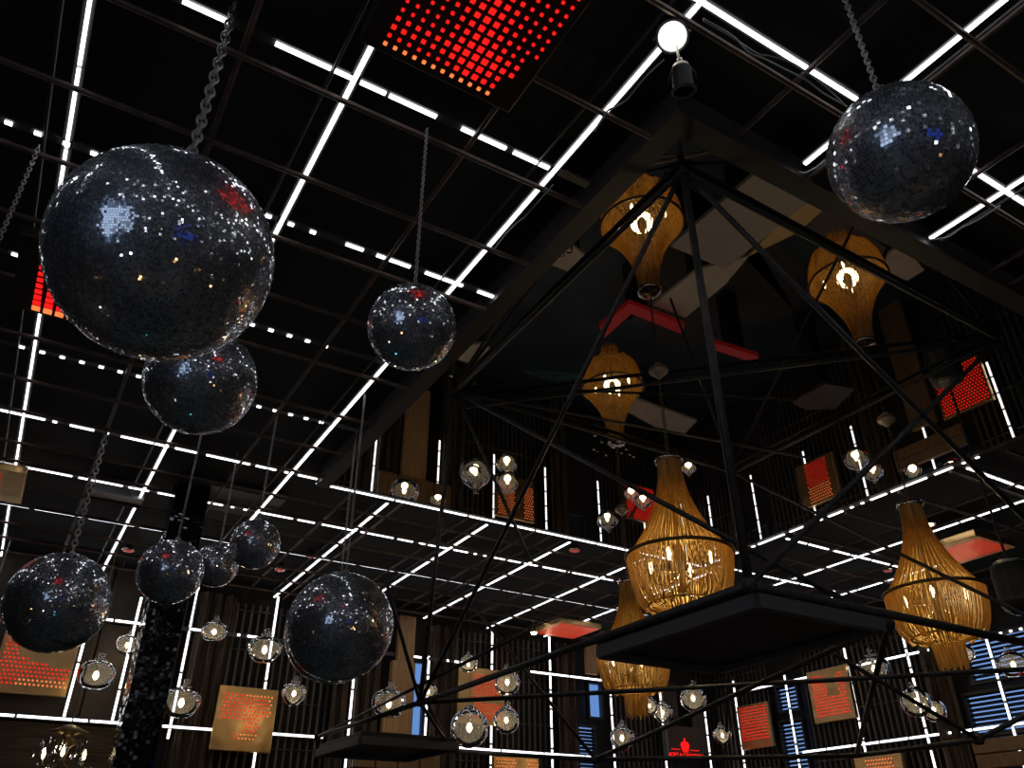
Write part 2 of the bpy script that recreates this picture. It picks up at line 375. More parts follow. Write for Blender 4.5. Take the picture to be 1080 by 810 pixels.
def rstrip(y, z0, z1, label): led((11.56, y, z1), (11.56, y, z0), 0.027, label, GW, joints(z1-z0, .1, .28, .035), out=(-1,0,0))
for y, z1, t in ((11.26, 4.6, 'nearest the far corner'), (10.04, 4.5, 'beside the small blinds'), (8.72, 4.7, 'right of the copper panel'), (7.63, 4.75, 'behind the joined glass pendants'), (6.38, 4.65, 'over the large blinds'), (5.12, 4.7, 'seen only in the mirror')):
    rstrip(y, 1.8, z1, 'dashed white LED strip standing on the right wall, ' + t)
GH = 'LED strips lying level on the walls'
def hstrip(xa, xb, z, label, dash=False): led((xa, 11.80, z), (xb, 11.80, z), 0.027, label, GH, pattern(xb-xa, 0, '.-. ') if dash else joints(xb-xa, 0, .8, .03), out=(0,-1,0))
hstrip(-3, 1.33, 4.35, 'level white LED strip at the top of the brown wall panels left of the column')
hstrip(1.8, 3.6, 4.36, 'dotted level LED strip on the slats behind the pair of small pendants', True)
hstrip(4.3, 6.2, 4.36, 'faint level LED strip behind the small platform tubes', True)
hstrip(7.45, 8.95, 4.35, 'bright level LED strip ending at the blue window')
hstrip(-3, 1.33, 3.12, 'level white LED strip over the brown plank wall at the lower left')
hstrip(1.85, 2.55, 3.12, 'short level LED strip left of the square copper panel')
hstrip(3.22, 4.0, 3.12, 'short level LED strip right of the square copper panel')
hstrip(6.1, 9.0, 3.11, 'long level LED strip under the middle copper panel')
def rh(ya, yb, z, label, dash=None): led((11.53, ya, z), (11.53, yb, z), 0.027, label, GH, dash or joints(abs(yb-ya), 0, .5, .03), out=(-1,0,0))
rh(10.9, 9.55, 4.28, 'level LED strip left of the copper panel on the right wall')
rh(8.6, 7.1, 4.29, 'level LED strip right of the copper panel on the right wall')
rh(6.3, 5.4, 4.3, 'dotted level LED strip at the right edge above the blinds', pattern(.9, 0, '.'))
rh(9.9, 6.0, 3.16, 'lower level LED strip across the right wall slats')

# behind the camera: unseen lights and tables added for the balls to mirror
GK = 'LED strips on the wall behind the camera'
for k, x in enumerate((-3.0, -1.2, .6, 2.4, 4.2, 6.0)):
    led((x, -3.9, 4.9), (x, -3.9, 1.4), .036, 'white LED strip on the wall behind the camera, %s from the window side' % ORD[k], GK, joints(3.5, 0, .4, .05), out=(0, 1, 0))
for k, y in enumerate((.3, -.9, -2.1)):  # overhead strips added out of view for the balls
    led((-3.9, y, CEIL), (9.0, y, CEIL), .034, 'white LED strip crossing the ceiling above the camera, %s behind the bright one' % ORD[k], 'LED strips above the camera', pattern(12.8, 0, '=-.='))
GL = 'small table lamps around and behind the camera'
lampc = {'warm': emitter('warm lamp globe', (1, .55, .22), 5), 'white': emitter('white lamp globe', (1, .92, .8), 6), 'teal': emitter('teal lamp globe', (.12, .7, .75), 2.5)}  # lamps and tables added out of view as sparkle for the balls
spots_ = [(-2.6, 2.6, 'warm'), (-2.2, .4, 'white'), (-1.2, -1.4, 'warm'), (-.2, -2.6, 'teal'), (.9, -1.0, 'warm'), (1.6, -2.8, 'white'), (2.6, -.6, 'warm'), (3.3, -2.2, 'warm'), (4.4, -.2, 'white'), (5.2, -1.9, 'teal'), (6.3, .2, 'warm'), (-3.2, 5.0, 'warm'), (-1.6, 4.2, 'white'), (-.7, 1.3, 'warm'), (.3, 4.6, 'teal'), (-2.4, 7.2, 'warm'), (.8, 1.0, 'white'), (3.6, .9, 'warm')]
for k, (x, y, c) in enumerate(spots_):
    tb_ = empty('pedestal_table', (x, y, 0), 'small black pedestal table carrying a %s lamp outside the picture' % c, 'table', 'pedestal tables with a %s lamp' % c)
    MB().lathe([(.001, .76), (.30, .76), (.31, .745), (.30, .73), (.03, .72), (.03, .03), (.22, .015), (.22, 0), (.001, 0)], seg=24).build('table_body', M['black'], tb_, True)
    lp = empty('table_lamp', (x, y, .76), 'small %s table lamp with a round globe on a pedestal table outside the picture' % c, 'lamp', 'small %s table lamps outside the picture' % c)
    MB().lathe([(.001, 0), (.05, 0), (.05, .012), (.008, .02), (.008, .12), (.02, .13), (.001, .13)], seg=14).build('base', M['brass'], lp, True)
    MB().lathe([(.012, .125), (.05, .145), (.068, .19), (.055, .235), (.02, .26), (.001, .262)], seg=16).build('globe', lampc[c], lp, True)
sc_ = empty('video_screen', (1.5, -3.80, 2.4), 'deep blue video screen on the wall behind the camera', 'screen')  # screen added out of view, only reflected by the balls
MB().box(-1.1, 1.1, -.06, 0, -.6, .6).build('housing', M['black'], sc_); MB().box(-1.04, 1.04, 0, .006, -.54, .54).build('display', emitter('blue display', (.02, .05, .40), .5), sc_)

# ------------------------------------------------------------------ far wall surfaces
def fx(px, py=745): return ony(px, py, 11.95).x
def ry(px, py=740): return onx(px, py, 11.6).y
wp = MB()
for k in range(5):
    a = -3.2 + k*1.02; wp.box(a, a+1.0, 11.95, 12.04, 3.14, 4.33); wp.box(a, a+1.0, 11.95, 12.04, 4.37, 5.1)
tag(wp.build('wall_cladding', M['wallbrown']), 'smooth brown cladding panels on the far wall around the black column', 'wall cladding')
pl = MB()
for k in range(20):
    z = 0.05 + k*0.152; pl.obox((-0.9, 11.97, z+.07), (2.45, 0, 0), (0, .016, .012), (0, -.01, .066))
tag(pl.build('plank_cladding', M['plank']), 'brown horizontal plank cladding behind the crystal chandelier', 'wall cladding')
GS = 'slatted screens on the walls'
def slats_far(x0, x1, z0, z1, label, pitch=.105):
    o = MB(); k = 0; x = x0
    while x < x1: o.box(x, x+.034, 11.955, 11.99, z0, z1); x += pitch
    r = o.build('slatted_screen', M['slat']); tag(r, label, 'slatted screen', GS)
    for z in (z0+.15, 1.6, 2.35, 2.95, 3.55, 4.2, 4.75):
        if z0 < z < z1: MB().sweep([(x0, 11.945, z), (x1, 11.945, z)], .010, 6).build('rail', M['slat'], r)
    return r
slats_far(fx(232), fx(345), 0.3, 4.85, 'vertical metal slats behind the leftmost square copper panel')
slats_far(fx(480), fx(582), 0.3, 4.9, 'wide vertical slats behind the middle copper panel and glass globes')
slats_far(fx(644), fx(702), 0.3, 4.9, 'vertical slats right of the blue window')
slats_far(fx(738), fx(752), 0.3, 4.9, 'slats by the far corner behind the heart shaped pendant')
def slats_right(y0, y1, z0, z1, label, pitch=.105):
    o = MB(); y = y0
    while y < y1: o.box(11.61, 11.645, y, y+.034, z0, z1); y += pitch
    r = o.build('slatted_screen', M['slat']); tag(r, label, 'slatted screen', GS)
    for z in (1.2, 2.35, 3.0, 3.7, 4.6): MB().sweep([(11.60, y0, z), (11.60, y1, z)], .010, 6).build('rail', M['slat'], r)
    return r
slats_right(7.45, 9.75, .3, 4.9, 'long run of vertical slats on the right wall around its copper panel')
slats_right(10.5, 11.8, .3, 4.9, 'vertical slats on the right wall by the far corner')
slats_right(4.2, 5.6, .3, 4.9, 'vertical slats on the right wall beyond the picture edge')
# curtains
GCu = 'dark pleated curtains'
def curtain_far(x0, x1, label, z0=.1, z1=4.9):
    mb = MB(); n = max(8, int((x1-x0)/.022)); rows = 14
    rnd = random.Random(int(x0*100)); ph = [rnd.uniform(0, 6) for _ in range(4)]
    def P(i, j):
        x = x0+(x1-x0)*i/n; z = z0+(z1-z0)*j/rows
        y = 11.86 - .05*math.sin(x*38+ph[0]+.5*math.sin(z*1.3+ph[1])) - .025*math.sin(x*90+ph[2]+z*.7)
        return (x, y, z)
    for i in range(n):
        for j in range(rows): mb.quad(P(i, j), P(i+1, j), P(i+1, j+1), P(i, j+1))
    o = mb.build('curtain', M['curtain'], smooth=False); tag(o, label, 'curtain', GCu)
    s = o.modifiers.new('thickness', 'SOLIDIFY'); s.thickness = .008
    return o
curtain_far(fx(183), fx(230), 'dark pleated curtain between the column and the first slats')
curtain_far(fx(346), 4.80, 'dark pleated curtain left of the pale wooden post')
curtain_far(fx(584), 8.42, 'dark pleated curtain left of the blue window')
curtain_far(5.62, fx(478), 'narrow dark curtain right of the narrow window')
def curtain_right(y0, y1, label):
    mb = MB(); n = max(8, int((y1-y0)/.022))
    for i in range(n):
        for j in range(12):
            def P(a, b):
                y = y0+(y1-y0)*a/n; z = .1+4.8*b/12
                return (11.50 - .05*math.sin(y*38+.5*math.sin(z*1.3)) - .025*math.sin(y*90+z), y, z)
            mb.quad(P(i, j), P(i+1, j), P(i+1, j+1), P(i, j+1))
    o = mb.build('curtain', M['curtain']); tag(o, label, 'curtain', GCu)
    o.modifiers.new('thickness', 'SOLIDIFY').thickness = .008
curtain_right(6.98, 7.42, 'dark brown curtain under the right chandelier tail')
# windows
def window_far(n, x0, x1, z0, z1, blinds):
    f = MB(); t = .04
    f.box(x0-t, x0, 11.90, 11.99, z0-t, z1+t); f.box(x1, x1+t, 11.90, 11.99, z0-t, z1+t)
    f.box(x0, x1, 11.90, 11.99, z0-t, z0); f.box(x0, x1, 11.90, 11.99, z1, z1+t)
    r = struct('window_%d' % n, f, M['frame'])
    MB().box(x0, x1, 11.985, 11.995, z0, z1).build('pane', M['skyb' if blinds else 'sky'], r)
    if blinds:
        b = MB(); k = 0; z = z0
        while z < z1: b.obox(((x0+x1)/2, 11.95, z), ((x1-x0)/2, 0, 0), (0, .018, .024), (0, -.001, .001)); z += .055
        b.build('blinds', M['black'], r)
window_far(2, 8.72, 8.97, 3.76, 4.30, False)
window_far(3, 8.46, 8.78, 2.60, 3.58, True)
window_far(4, 5.39, 5.55, 2.9, 4.30, False)
def window_right(n, y0, y1, z0, z1):
    f = MB(); t = .04
    f.box(11.56, 11.66, y0-t, y0, z0-t, z1+t); f.box(11.56, 11.66, y1, y1+t, z0-t, z1+t)
    f.box(11.56, 11.66, y0, y1, z0-t, z0); f.box(11.56, 11.66, y0, y1, z1, z1+t)
    r = struct('window_%d' % n, f, M['frame'])
    MB().box(11.655, 11.665, y0, y1, z0, z1).build('pane', M['skyb'], r)
    b = MB(); z = z0
    while z < z1: b.obox((11.61, (y0+y1)/2, z), (0, (y1-y0)/2, 0), (.018, 0, .024), (-.001, 0, .001)); z += .062
    b.build('blinds', M['black'], r)
window_right(5, 5.65, 6.74, 3.76, 4.32); window_right(6, 5.65, 6.92, 3.10, 3.60)
window_right(7, 9.86, 10.28, 3.84, 4.22); window_right(8, 9.86, 10.32, 2.9, 3.66)
# blue banner band between the blinds
# wooden posts and planks
def post(name, pts, dz, label, cat='post'):
    mb = MB()
    for (xa, xb, ya, yb, z0, z1) in pts: mb.box(xa, xb, ya, yb, z0, z1)
    o = mb.build(name, M['wood2' if dz else 'wood']); tag(o, label, cat)
    bv = o.modifiers.new('bevel', 'BEVEL'); bv.width = .012; bv.segments = 2
post('wooden_post', [(4.84, 5.30, 11.72, 11.82, .9, 3.62), (4.92, 5.30, 11.70, 11.82, 3.60, 4.25), (5.0, 5.28, 11.72, 11.82, 4.22, 4.95)], 0, 'pale orange stepped wooden post on the far wall left of the narrow window')
post('wooden_post', [(8.56, 8.80, 11.72, 11.80, 4.42, 4.95)], 0, 'short wooden post above the blue window')
post('wooden_post', [(11.50, 11.60, 6.1, 6.55, .0, 2.4)], 1, 'orange wooden post low on the right wall, seen in the mirror')
post('wooden_cladding', [(4.40+.34*k, 4.72+.34*k, 11.60, 11.68, 2.75, 3.16) for k in range(4)], 1, 'orange wooden boards below the small platform', 'wood boards')
post('wooden_cladding', [(11.38, 11.46, 5.7, 6.9, 2.66+.18*k, 2.83+.18*k) for k in range(2)], 1, 'orange wooden boards at the lower right corner below the large blinds', 'wood boards')
o = MB().box(10.95, 11.25, 11.80, 11.86, 3.3, 4.3).box(10.28, 10.62, 11.8, 11.86, 3.85, 4.45).build('wall_board', M['wallbrown']); tag(o, 'plain olive brown boards above the crown sign', 'board')

# ------------------------------------------------------------------ glossy black column
CX, CY, CWX, CWY = 1.145, 8.62, .165, .20
colm = MB().box(CX-CWX, CX+CWX, CY-CWY, CY+CWY, 0, 5.12).build('column', M['black'])
tag(colm, 'black glossy mosaic column behind the small mirror balls', 'column')
ct = MB(); rn = random.Random(8)
for (o0, ax, n_, wd) in (((CX, CY-CWY, 0), (1,0,0), (0,-1,0), CWX), ((CX-CWX, CY, 0), (0,1,0), (-1,0,0), CWY), ((CX+CWX, CY, 0), (0,1,0), (1,0,0), CWY), ((CX, CY+CWY, 0), (1,0,0), (0,1,0), CWX)):
    ax, n_ = Vector(ax), Vector(n_); nt_ = int(wd*2/.034)
    for i in range(nt_):
        for j in range(int(5.05/.034)):
            c = Vector(o0) + ax*(-wd + (i+.5)*2*wd/nt_) + Vector((0, 0, .03+j*.034)) + n_*.004
            a = (ax + n_*rn.gauss(0, .02))*(wd/nt_*.93); b = (Vector((0,0,1)) + n_*rn.gauss(0, .02))*.0158
            ct.quad(c-a-b, c+a-b, c+a+b, c-a+b)
ct.build('mosaic', M['column'], colm)

# ------------------------------------------------------------------ red pixel panels
def pixel_panel(center, ux, uy, nrm, size, label, group, fn, face, pitch=.036, square=False, depth=.10, dot=.012):
    """square box lamp; fn(u,v)->0..1 dot size (u,v in 0..1), amber flag"""
    c = Vector(center); ux, uy, nrm = Vector(ux), Vector(uy), Vector(nrm); h = size/2
    root = empty('pixel_panel', c, label, 'light panel', group)
    hb = MB().obox(nrm*(-depth/2), ux*h, uy*h, nrm*(depth/2)).build('housing', M[face], root)
    b = hb.modifiers.new('bevel', 'BEVEL'); b.width = .008; b.segments = 2
    far = .255 if abs(nrm.z) > .5 else (.275 if abs(nrm.x) > .5 else .32)
    for k in (-1, 1): MB().obox(-nrm*(far+depth)/2 + ux*(h*.6*k), ux*.012, uy*.012, nrm*(far-depth)/2).build('bracket', M['black'], root)
    red, amb = MB(), MB(); n = int(size*.92/pitch); row = 0
    for j in range(n):
        for i in range(n):
            u = (i + (.5 if (j % 2 and not square) else 0) + .5)/n; v = (j+.5)/n
            s, am = fn(u, v)
            if s <= 0 or u > 1: continue
            p = ux*((u-.5)*size*.92) + uy*((v-.5)*size*.92) + nrm*.004
            r = dot*s; t = amb if am else red
            if square: t.obox(p, ux*r, uy*r, nrm*.004)
            else:
                q0 = len(t.v)
                for k in range(6):
                    a = k*math.pi/3; t.v.append(tuple(p + ux*(r*math.cos(a)) + uy*(r*math.sin(a))))
                t.f.append(tuple(q0+k for k in range(6))); t.mi.append(0)
    tag(red.build('red_pixels', M['red'], root), kind='stuff')
    if amb.f: tag(amb.build('amber_pixels', M['redamber'], root), kind='stuff')
    return root
def ceil_fn(u, v):
    if u + .35*v > 1.18 or u < .05: return 0, False
    k = max(0, 1-abs(u-.70+.25*(1-v))*4.0) + max(0, 1-abs(v-.83+.10*u)*9)*.6
    s = .50 + .55*min(1, k)
    if v > .95: return (.62, True) if u < .90 else (0, False)
    return s, False
GP = 'red pixel panels on the ceiling'
XU, YU, ZD = (1,0,0), (0,1,0), (0,0,-1)
pixel_panel((1.01, 1.97, 4.84), XU, YU, ZD, .80, 'dark square box at the top of the picture with red square lights', GP, lambda u, v: ceil_fn(u, v), 'panelblack', .049, True, .08, .0135)
pixel_panel((-.22, 5.1, 4.86), XU, YU, ZD, .86, 'dark box with red lights partly hidden left of the biggest mirror ball', GP, lambda u, v: (.5+.9*v*(1-abs(u-.25)), v > .95) if u > .1 and v > .12 else (0, False), 'panelblack', .07, True, .08, .020)
pixel_panel((-.82, 9.0, 4.86), XU, YU, ZD, .88, 'copper faced red pixel panel at the left edge of the ceiling', GP, lambda u, v: (.9, False) if .1 < v < .9 and u < .8 else (0, False), 'copper', .05, False, .08, .0125)
pixel_panel((9.6, 5.25, 4.86), XU, YU, ZD, .82, 'copper red pixel panel on the ceiling beside the right chandelier', GP, lambda u, v: (.9, False) if .12 < u < .95 and v < .95 else (0, False), 'copper', .05, False, .08, .013)
pixel_panel((7.62, 10.95, 4.86), XU, YU, ZD, .82, 'red pixel panel on the ceiling near the far wall', GP, lambda u, v: (.95, False), 'copper', .05, False, .08, .014)
GQ = 'copper pixel panels on the walls'
ZU = (0,0,1)
def fan(u, v):
    if v > .93 or v < .12 or u < .06 or u > .94: return 0, False
    if v < .28: return (.8, u > .4) if .3 < u < .75 else (0, False)
    if v < .55 and u > .8-.3*(.55-v): return 0, False
    if u < .5 and v < .72-.5*u and v < .5: return 0, False
    return .9, (v > .86 and u > .4) or u > .88
def wallp(cx, cz, s, label, fn, y=11.72): return pixel_panel((cx, y, cz), XU, ZU, (0,-1,0), s, label, GQ, fn, 'copper', .048, False, .08, .0135)
wallp(.23, 3.78, .84, 'copper panel with red pixels below the lower left mirror ball', lambda u, v: (.95, u > .3 and v < .2) if (u < .25 or v < .55-.2*u) and .06 < v < .95 else (0, False))
wallp(2.86, 3.27, .80, 'square copper panel with a fan of red pixels on the slats', fan)
wallp(6.48, 3.87, .84, 'copper panel behind the pair of glass globes', lambda u, v: (.9, False) if .3 < u < .95 and (v > .45 or v < .35) and .08 < v < .95 else (0, False))
wallp(7.12, 2.63, .82, 'copper panel cut off by the bottom edge, left of the blinds', lambda u, v: (.9, True) if (u < .5 or u > .75) and v > .1 else (0, False))
def rwallp(cyy, cz, s, label, fn): return pixel_panel((11.42, cyy, cz), (0,-1,0), ZU, (-1,0,0), s, label, GQ, fn, 'copper', .048, False, .08, .0135)
rwallp(9.06, 3.93, .80, 'copper panel with red pixels on the right wall slats', lambda u, v: (.95, False) if (u < .45 or u > .75 or v < .45) and .05 < v < .95 and .04 < u < .96 else (0, False))
rwallp(8.45, 2.56, .82, 'copper panel cut off by the bottom edge on the right wall', lambda u, v: (.9, v > .6) if .2 < u < .85 else (0, False))
rwallp(10.78, 3.66, .72, 'narrow looking red pixel panel in the far corner', lambda u, v: (.95, False) if v > .15 else (0, False))
rwallp(5.55, 2.1, .80, 'red pixel panel low on the right wall, seen in the mirror', lambda u, v: (1.1, False))
wallp(10.1, 2.1, .80, 'red pixel panel low on the far wall, seen in the mirror', lambda u, v: (1.1, False) if (u*1.3+v*.7) % .8 > .12 else (0, False))

# crown sign
sg = empty('crown_sign', (10.62, 11.72, 3.45), 'brown box sign with a red crown and red lettering', 'sign')
o = MB().box(-.40, .40, 0, .10, -.28, .26).build('sign_box', M['wallbrown'], sg)
o.modifiers.new('bevel', 'BEVEL').width = .01
MB().box(-.42, -.39, -.012, .10, -.28, .26).build('edge_trim', M['grey'], sg)
cr = MB()
cr.obox((0, -.006, -.155), (.065, 0, 0), (0, .004, 0), (0, 0, .014))
pts = [(-.07, -.135), (.07, -.135), (.10, -.06), (.085, -.015), (.04, .005), (0, .012), (-.04, .005), (-.085, -.015), (-.10, -.06)]
n0 = len(cr.v)
for x, z in pts: cr.v.append((x, -.010, z))
for x, z in pts: cr.v.append((x, -.002, z))
cr.f.append(tuple(n0+i for i in range(9))); cr.mi.append(0)
for i in range(9): cr.f.append((n0+i, n0+(i+1) % 9, n0+9+(i+1) % 9, n0+9+i)); cr.mi.append(0)
cr.obox((0, -.006, .035), (.008, 0, 0), (0, .004, 0), (0, 0, .028)); cr.obox((0, -.006, .04), (.022, 0, 0), (0, .004, 0), (0, 0, .007))
cr.obox((-.22, -.006, -.13), (.10, 0, 0), (0, .003, 0), (0, 0, .006)); cr.obox((.22, -.006, -.13), (.10, 0, 0), (0, .003, 0), (0, 0, .006))
cr.build('crown', M['red'], sg)
tc = bpy.data.curves.new('lettering', 'FONT'); tc.body = 'MOET & CHANDON'; tc.size = .092; tc.align_x = 'CENTER'; tc.extrude = .003; tc.offset = .002
to = bpy.data.objects.new('lettering_source', tc); COL.objects.link(to)
me = bpy.data.meshes.new_from_object(to.evaluated_get(bpy.context.evaluated_depsgraph_get())); bpy.data.objects.remove(to)
me.materials.clear(); me.materials.append(M['red'])
lo = bpy.data.objects.new('lettering', me); COL.objects.link(lo); lo.parent = sg; lo.location = (0, -.008, -.25); lo.rotation_euler = (math.pi/2, 0, 0)

# ------------------------------------------------------------------ mirror balls
def tile_mesh(D, tile, seed):
    r = D/2; rnd = np.random.RandomState(seed); rows = max(8, int(math.pi*r/tile)); V = []; 
    for i in range(rows):
        th = math.pi*(i+.5)/rows; cnt = max(4, int(2*math.pi*r*math.sin(th)/tile))
        ph = 2*np.pi*(np.arange(cnt)+rnd.rand())/cnt
        n = np.stack([np.sin(th)*np.cos(ph), np.sin(th)*np.sin(ph), np.full(cnt, math.cos(th))], 1)
        e1 = np.stack([-np.sin(ph), np.cos(ph), np.zeros(cnt)], 1); e2 = np.cross(n, e1)
        c = n*r
        jit = rnd.normal(0, .021, (cnt, 2)) * np.where(rnd.rand(cnt, 1) < .10, 3.0, 1.0)
        hw = .44*2*math.pi*r*math.sin(th)/cnt; hh = .44*math.pi*r/rows
        a = e1 + n*jit[:, :1]; b = e2 + n*jit[:, 1:]
        V.append(np.stack([c-a*hw-b*hh, c+a*hw-b*hh, c+a*hw+b*hh, c-a*hw+b*hh], 1).reshape(-1, 3))
    V = np.concatenate(V); nf = len(V)//4
    me = bpy.data.meshes.new('mirror_tiles'); me.vertices.add(len(V)); me.vertices.foreach_set('co', V.ravel())
    me.loops.add(nf*4); me.loops.foreach_set('vertex_index', np.arange(nf*4, dtype=np.int32))
    me.polygons.add(nf); me.polygons.foreach_set('loop_start', np.arange(0, nf*4, 4, dtype=np.int32))
    me.update(calc_edges=True); me.materials.append(M['tile']); me.materials.append(M['tile_dark']); me.materials.append(M['tile_worn'])
    me.polygons.foreach_set('material_index', rnd.choice([0, 1, 2], nf, p=[.64, .26, .10]).astype(np.int32)); return me
def chain_mb(z0, z1, wire, llen):
    mb = MB(); z = z0; k = 0; step = llen*.74
    while z < z1:
        ax = (1, 0, 0) if k % 2 else (0, 1, 0)
        mb.torus((0, 0, z+llen/2), llen*.30, wire, ax, 12, 5, stretch=1.75, sdir=(0, 0, 1)); z += step; k += 1
    return mb
balls = []
def ball(px, py, w_px, D, label, tile=.010, link=.030, yaw=0.0, ztop=5.10):
    d = ray(px, py); u = d.normalized(); dist = FPX*D/(w_px*u.dot(FW)); P = CAM + u*dist
    t = empty('mirror_ball', P, label, 'mirror ball', 'mirror balls hanging over the room', yaw)
    o = bpy.data.objects.new('mirror_tiles', tile_mesh(D, tile, int(abs(px)))); COL.objects.link(o); o.parent = t
    pr = [(max(.0005, D*.4955*math.sin(math.pi*i/32)), -D*.4955*math.cos(math.pi*i/32)) for i in range(33)]
    MB().lathe(pr, seg=64).build('core', M['grout'], t, True)
    MB().lathe([(.001, D/2+.03), (.02, D/2+.03), (.024, D/2+.006), (.035, D/2-.004), (.001, D/2-.006)], seg=16).build('cap', M['steel'], t, True)
    h = ztop - P.z
    if h > D/2+.05: chain_mb(D/2+.02, h-link*.9, link*.10, link).build('chain', M['steel'], t, True)
    return t
ball(172, 269, 226, .80, 'biggest mirror ball on a heavy chain at the upper left', .0088, .062, .3)
ball(212, 402, 114, .60, 'mirror ball directly under and behind the biggest one', .010, .03, 1.0)
ball(949, 162, 145, .50, 'mirror ball alone at the upper right', .0135, .034, .7)
ball(434.5, 345, 93, .40, 'mirror ball in the middle of the ceiling on a thin chain', .0085, .026, .2, ztop=5.0)
ball(61, 635, 103, .80, 'large mirror ball at the lower left on a linked chain', .011, .065, 1.4)
ball(180, 603, 67, .50, 'mirror ball in front of the glossy column, leftmost of the three in a row', .011, .03, .5)
ball(228, 596, 46, .40, 'smallest mirror ball, middle of the three in a row', .010, .03, .9)
ball(269, 574, 52, .40, 'small mirror ball, rightmost and highest of the three in a row', .010, .03, .1)
ball(359, 660, 111, .76, 'large mirror ball low beside the wooden post', .0105, .03, .4)
ball(353, 667, 103, .80, 'mirror ball almost hidden behind the large low one', .012, .03, .8)
ball(-14, 645, 36, .40, 'mirror ball cut off by the left edge', .010, .03, .8)
# bare chain at the left edge
cm = onz(41, 155, 4.94)
o = chain_mb(-2.6, 0, .0035, .032).build('chain', M['steel'], smooth=True, loc=cm); tag(o, 'bare chain hanging at the left edge above the red box', 'chain')

# ------------------------------------------------------------------ bead chain chandeliers
def chandelier_proto():
    t = empty('bead_chandelier', (0, 0, 0))           # origin at the ring centre, all heights relative
    R, rt, H1 = .37, .085, .74
    up = MB(); n = 150
    for k in range(n):
        a = 2*math.pi*k/n; pts = []
        for i in range(11):
            s = i/10; z = H1*(1-s); r = rt + (R-rt-.01)*(s**2.15); a2 = a + .018*math.sin(s*7+k*1.7)
            pts.append((r*math.cos(a2), r*math.sin(a2), z))
        up.sweep(pts, 0.0040, 4, cap=False)
    tag(up.build('upper_strands', M['gold'], t), kind='stuff')
    lowm = MB(); n = 200; rnd = random.Random(3)
    for k in range(n):
        a = 2*math.pi*k/n; pts = []; zb = -.34 - .035*abs(math.sin(k*.2)); da = rnd.uniform(-.035, .035)
        for i in range(11):
            s = i/10; z = zb*s; r = R*(1 - .04*s - .14*s*s - .10*s**6); a2 = a + da*s
            pts.append((r*math.cos(a2), r*math.sin(a2), z))
        lowm.sweep(pts, 0.0046, 4, cap=False)
    tag(lowm.build('lower_strands', M['gold'], t), kind='stuff')
    ts = MB(); n = 44
    for k in range(n):
        a = 2*math.pi*k/n; ts.sweep([(.22*math.cos(a), .22*math.sin(a), -.345), (.115*math.cos(a), .115*math.sin(a), -.40), (.10*math.cos(a), .10*math.sin(a), -.58-.03*math.sin(k*2))], .006, 4, cap=False)
    tag(ts.build('tassel', M['gold'], t), kind='stuff')
    MB().torus((0, 0, 0), R+.006, .013, seg=48, ts=8).build('ring', M['brass'], t, True)
    MB().torus((0, 0, -.345), .245, .008, seg=32, ts=6).build('lower_ring', M['brass'], t, True)
    MB().lathe([(.001, H1+.035), (.06, H1+.03), (.10, H1+.02), (.108, H1-.005), (.10, H1-.02), (.09, H1-.02)], seg=28).build('top_cap', M['chrome'], t, True)
    st = MB().lathe([(.012, H1), (.012, .1), (.03, .05), (.045, -.02), (.03, -.10), (.02, -.2), (.035, -.26), (.001, -.30)], seg=16)
    stem = st.build('stem', M['brass'], t, True)
    arms = MB(); 
    for k in range(4):
        a = k*math.pi/2+.5; c, s = math.cos(a), math.sin(a)
        pts = [(.03*c, .03*s, -.14), (.10*c, .10*s, -.20), (.18*c, .18*s, -.17), (.22*c, .22*s, -.10)]
        MB().sweep(pts, .006, 6).build('arm', M['brass'], t, True)
        b = MB().lathe([(.006, -.09), (.012, -.075), (.017, -.05), (.013, -.02), (.003, .0)], (.22*c, .22*s, 0), 10)
        b.build('bulb', M['bulb'], t, True)
    return t
CH = chandelier_proto()
def chandelier(root, X, Y, Z, label, power=27):
    root.location = (X, Y, Z); tag(root, label, 'chandelier', 'gold bead chain chandeliers')
    H1 = .74; zt = CEIL - Z
    ch = chain_mb(H1+.03, zt-.06, .0035, .045).build('chain', M['brass'], root, True)
    MB().lathe([(.001, zt-.075), (.02, zt-.07), (.035, zt-.05), (.070, zt-.022), (.080, zt-.004), (.001, zt-.004)], seg=24).build('canopy', M['canopy'], root, True)
    l = bpy.data.lights.new('chandelier_glow', 'POINT'); l.energy = power; l.color = (1.0, .85, .50); l.shadow_soft_size = .10
    o = bpy.data.objects.new('chandelier_glow', l); COL.objects.link(o); o.parent = root; o.location = (0, 0, -.04)
copies = [copy_tree(CH) for _ in range(2)]
chandelier(CH, 3.83, 4.08, 3.46, 'gold bead chain chandelier hanging just left of the large black platform')
chandelier(copies[0], 6.12, 3.68, 3.44, 'gold bead chain chandelier hanging at the right side')
chandelier(copies[1], 5.39, 6.58, 3.43, 'gold bead chain chandelier half hidden behind the large black platform')

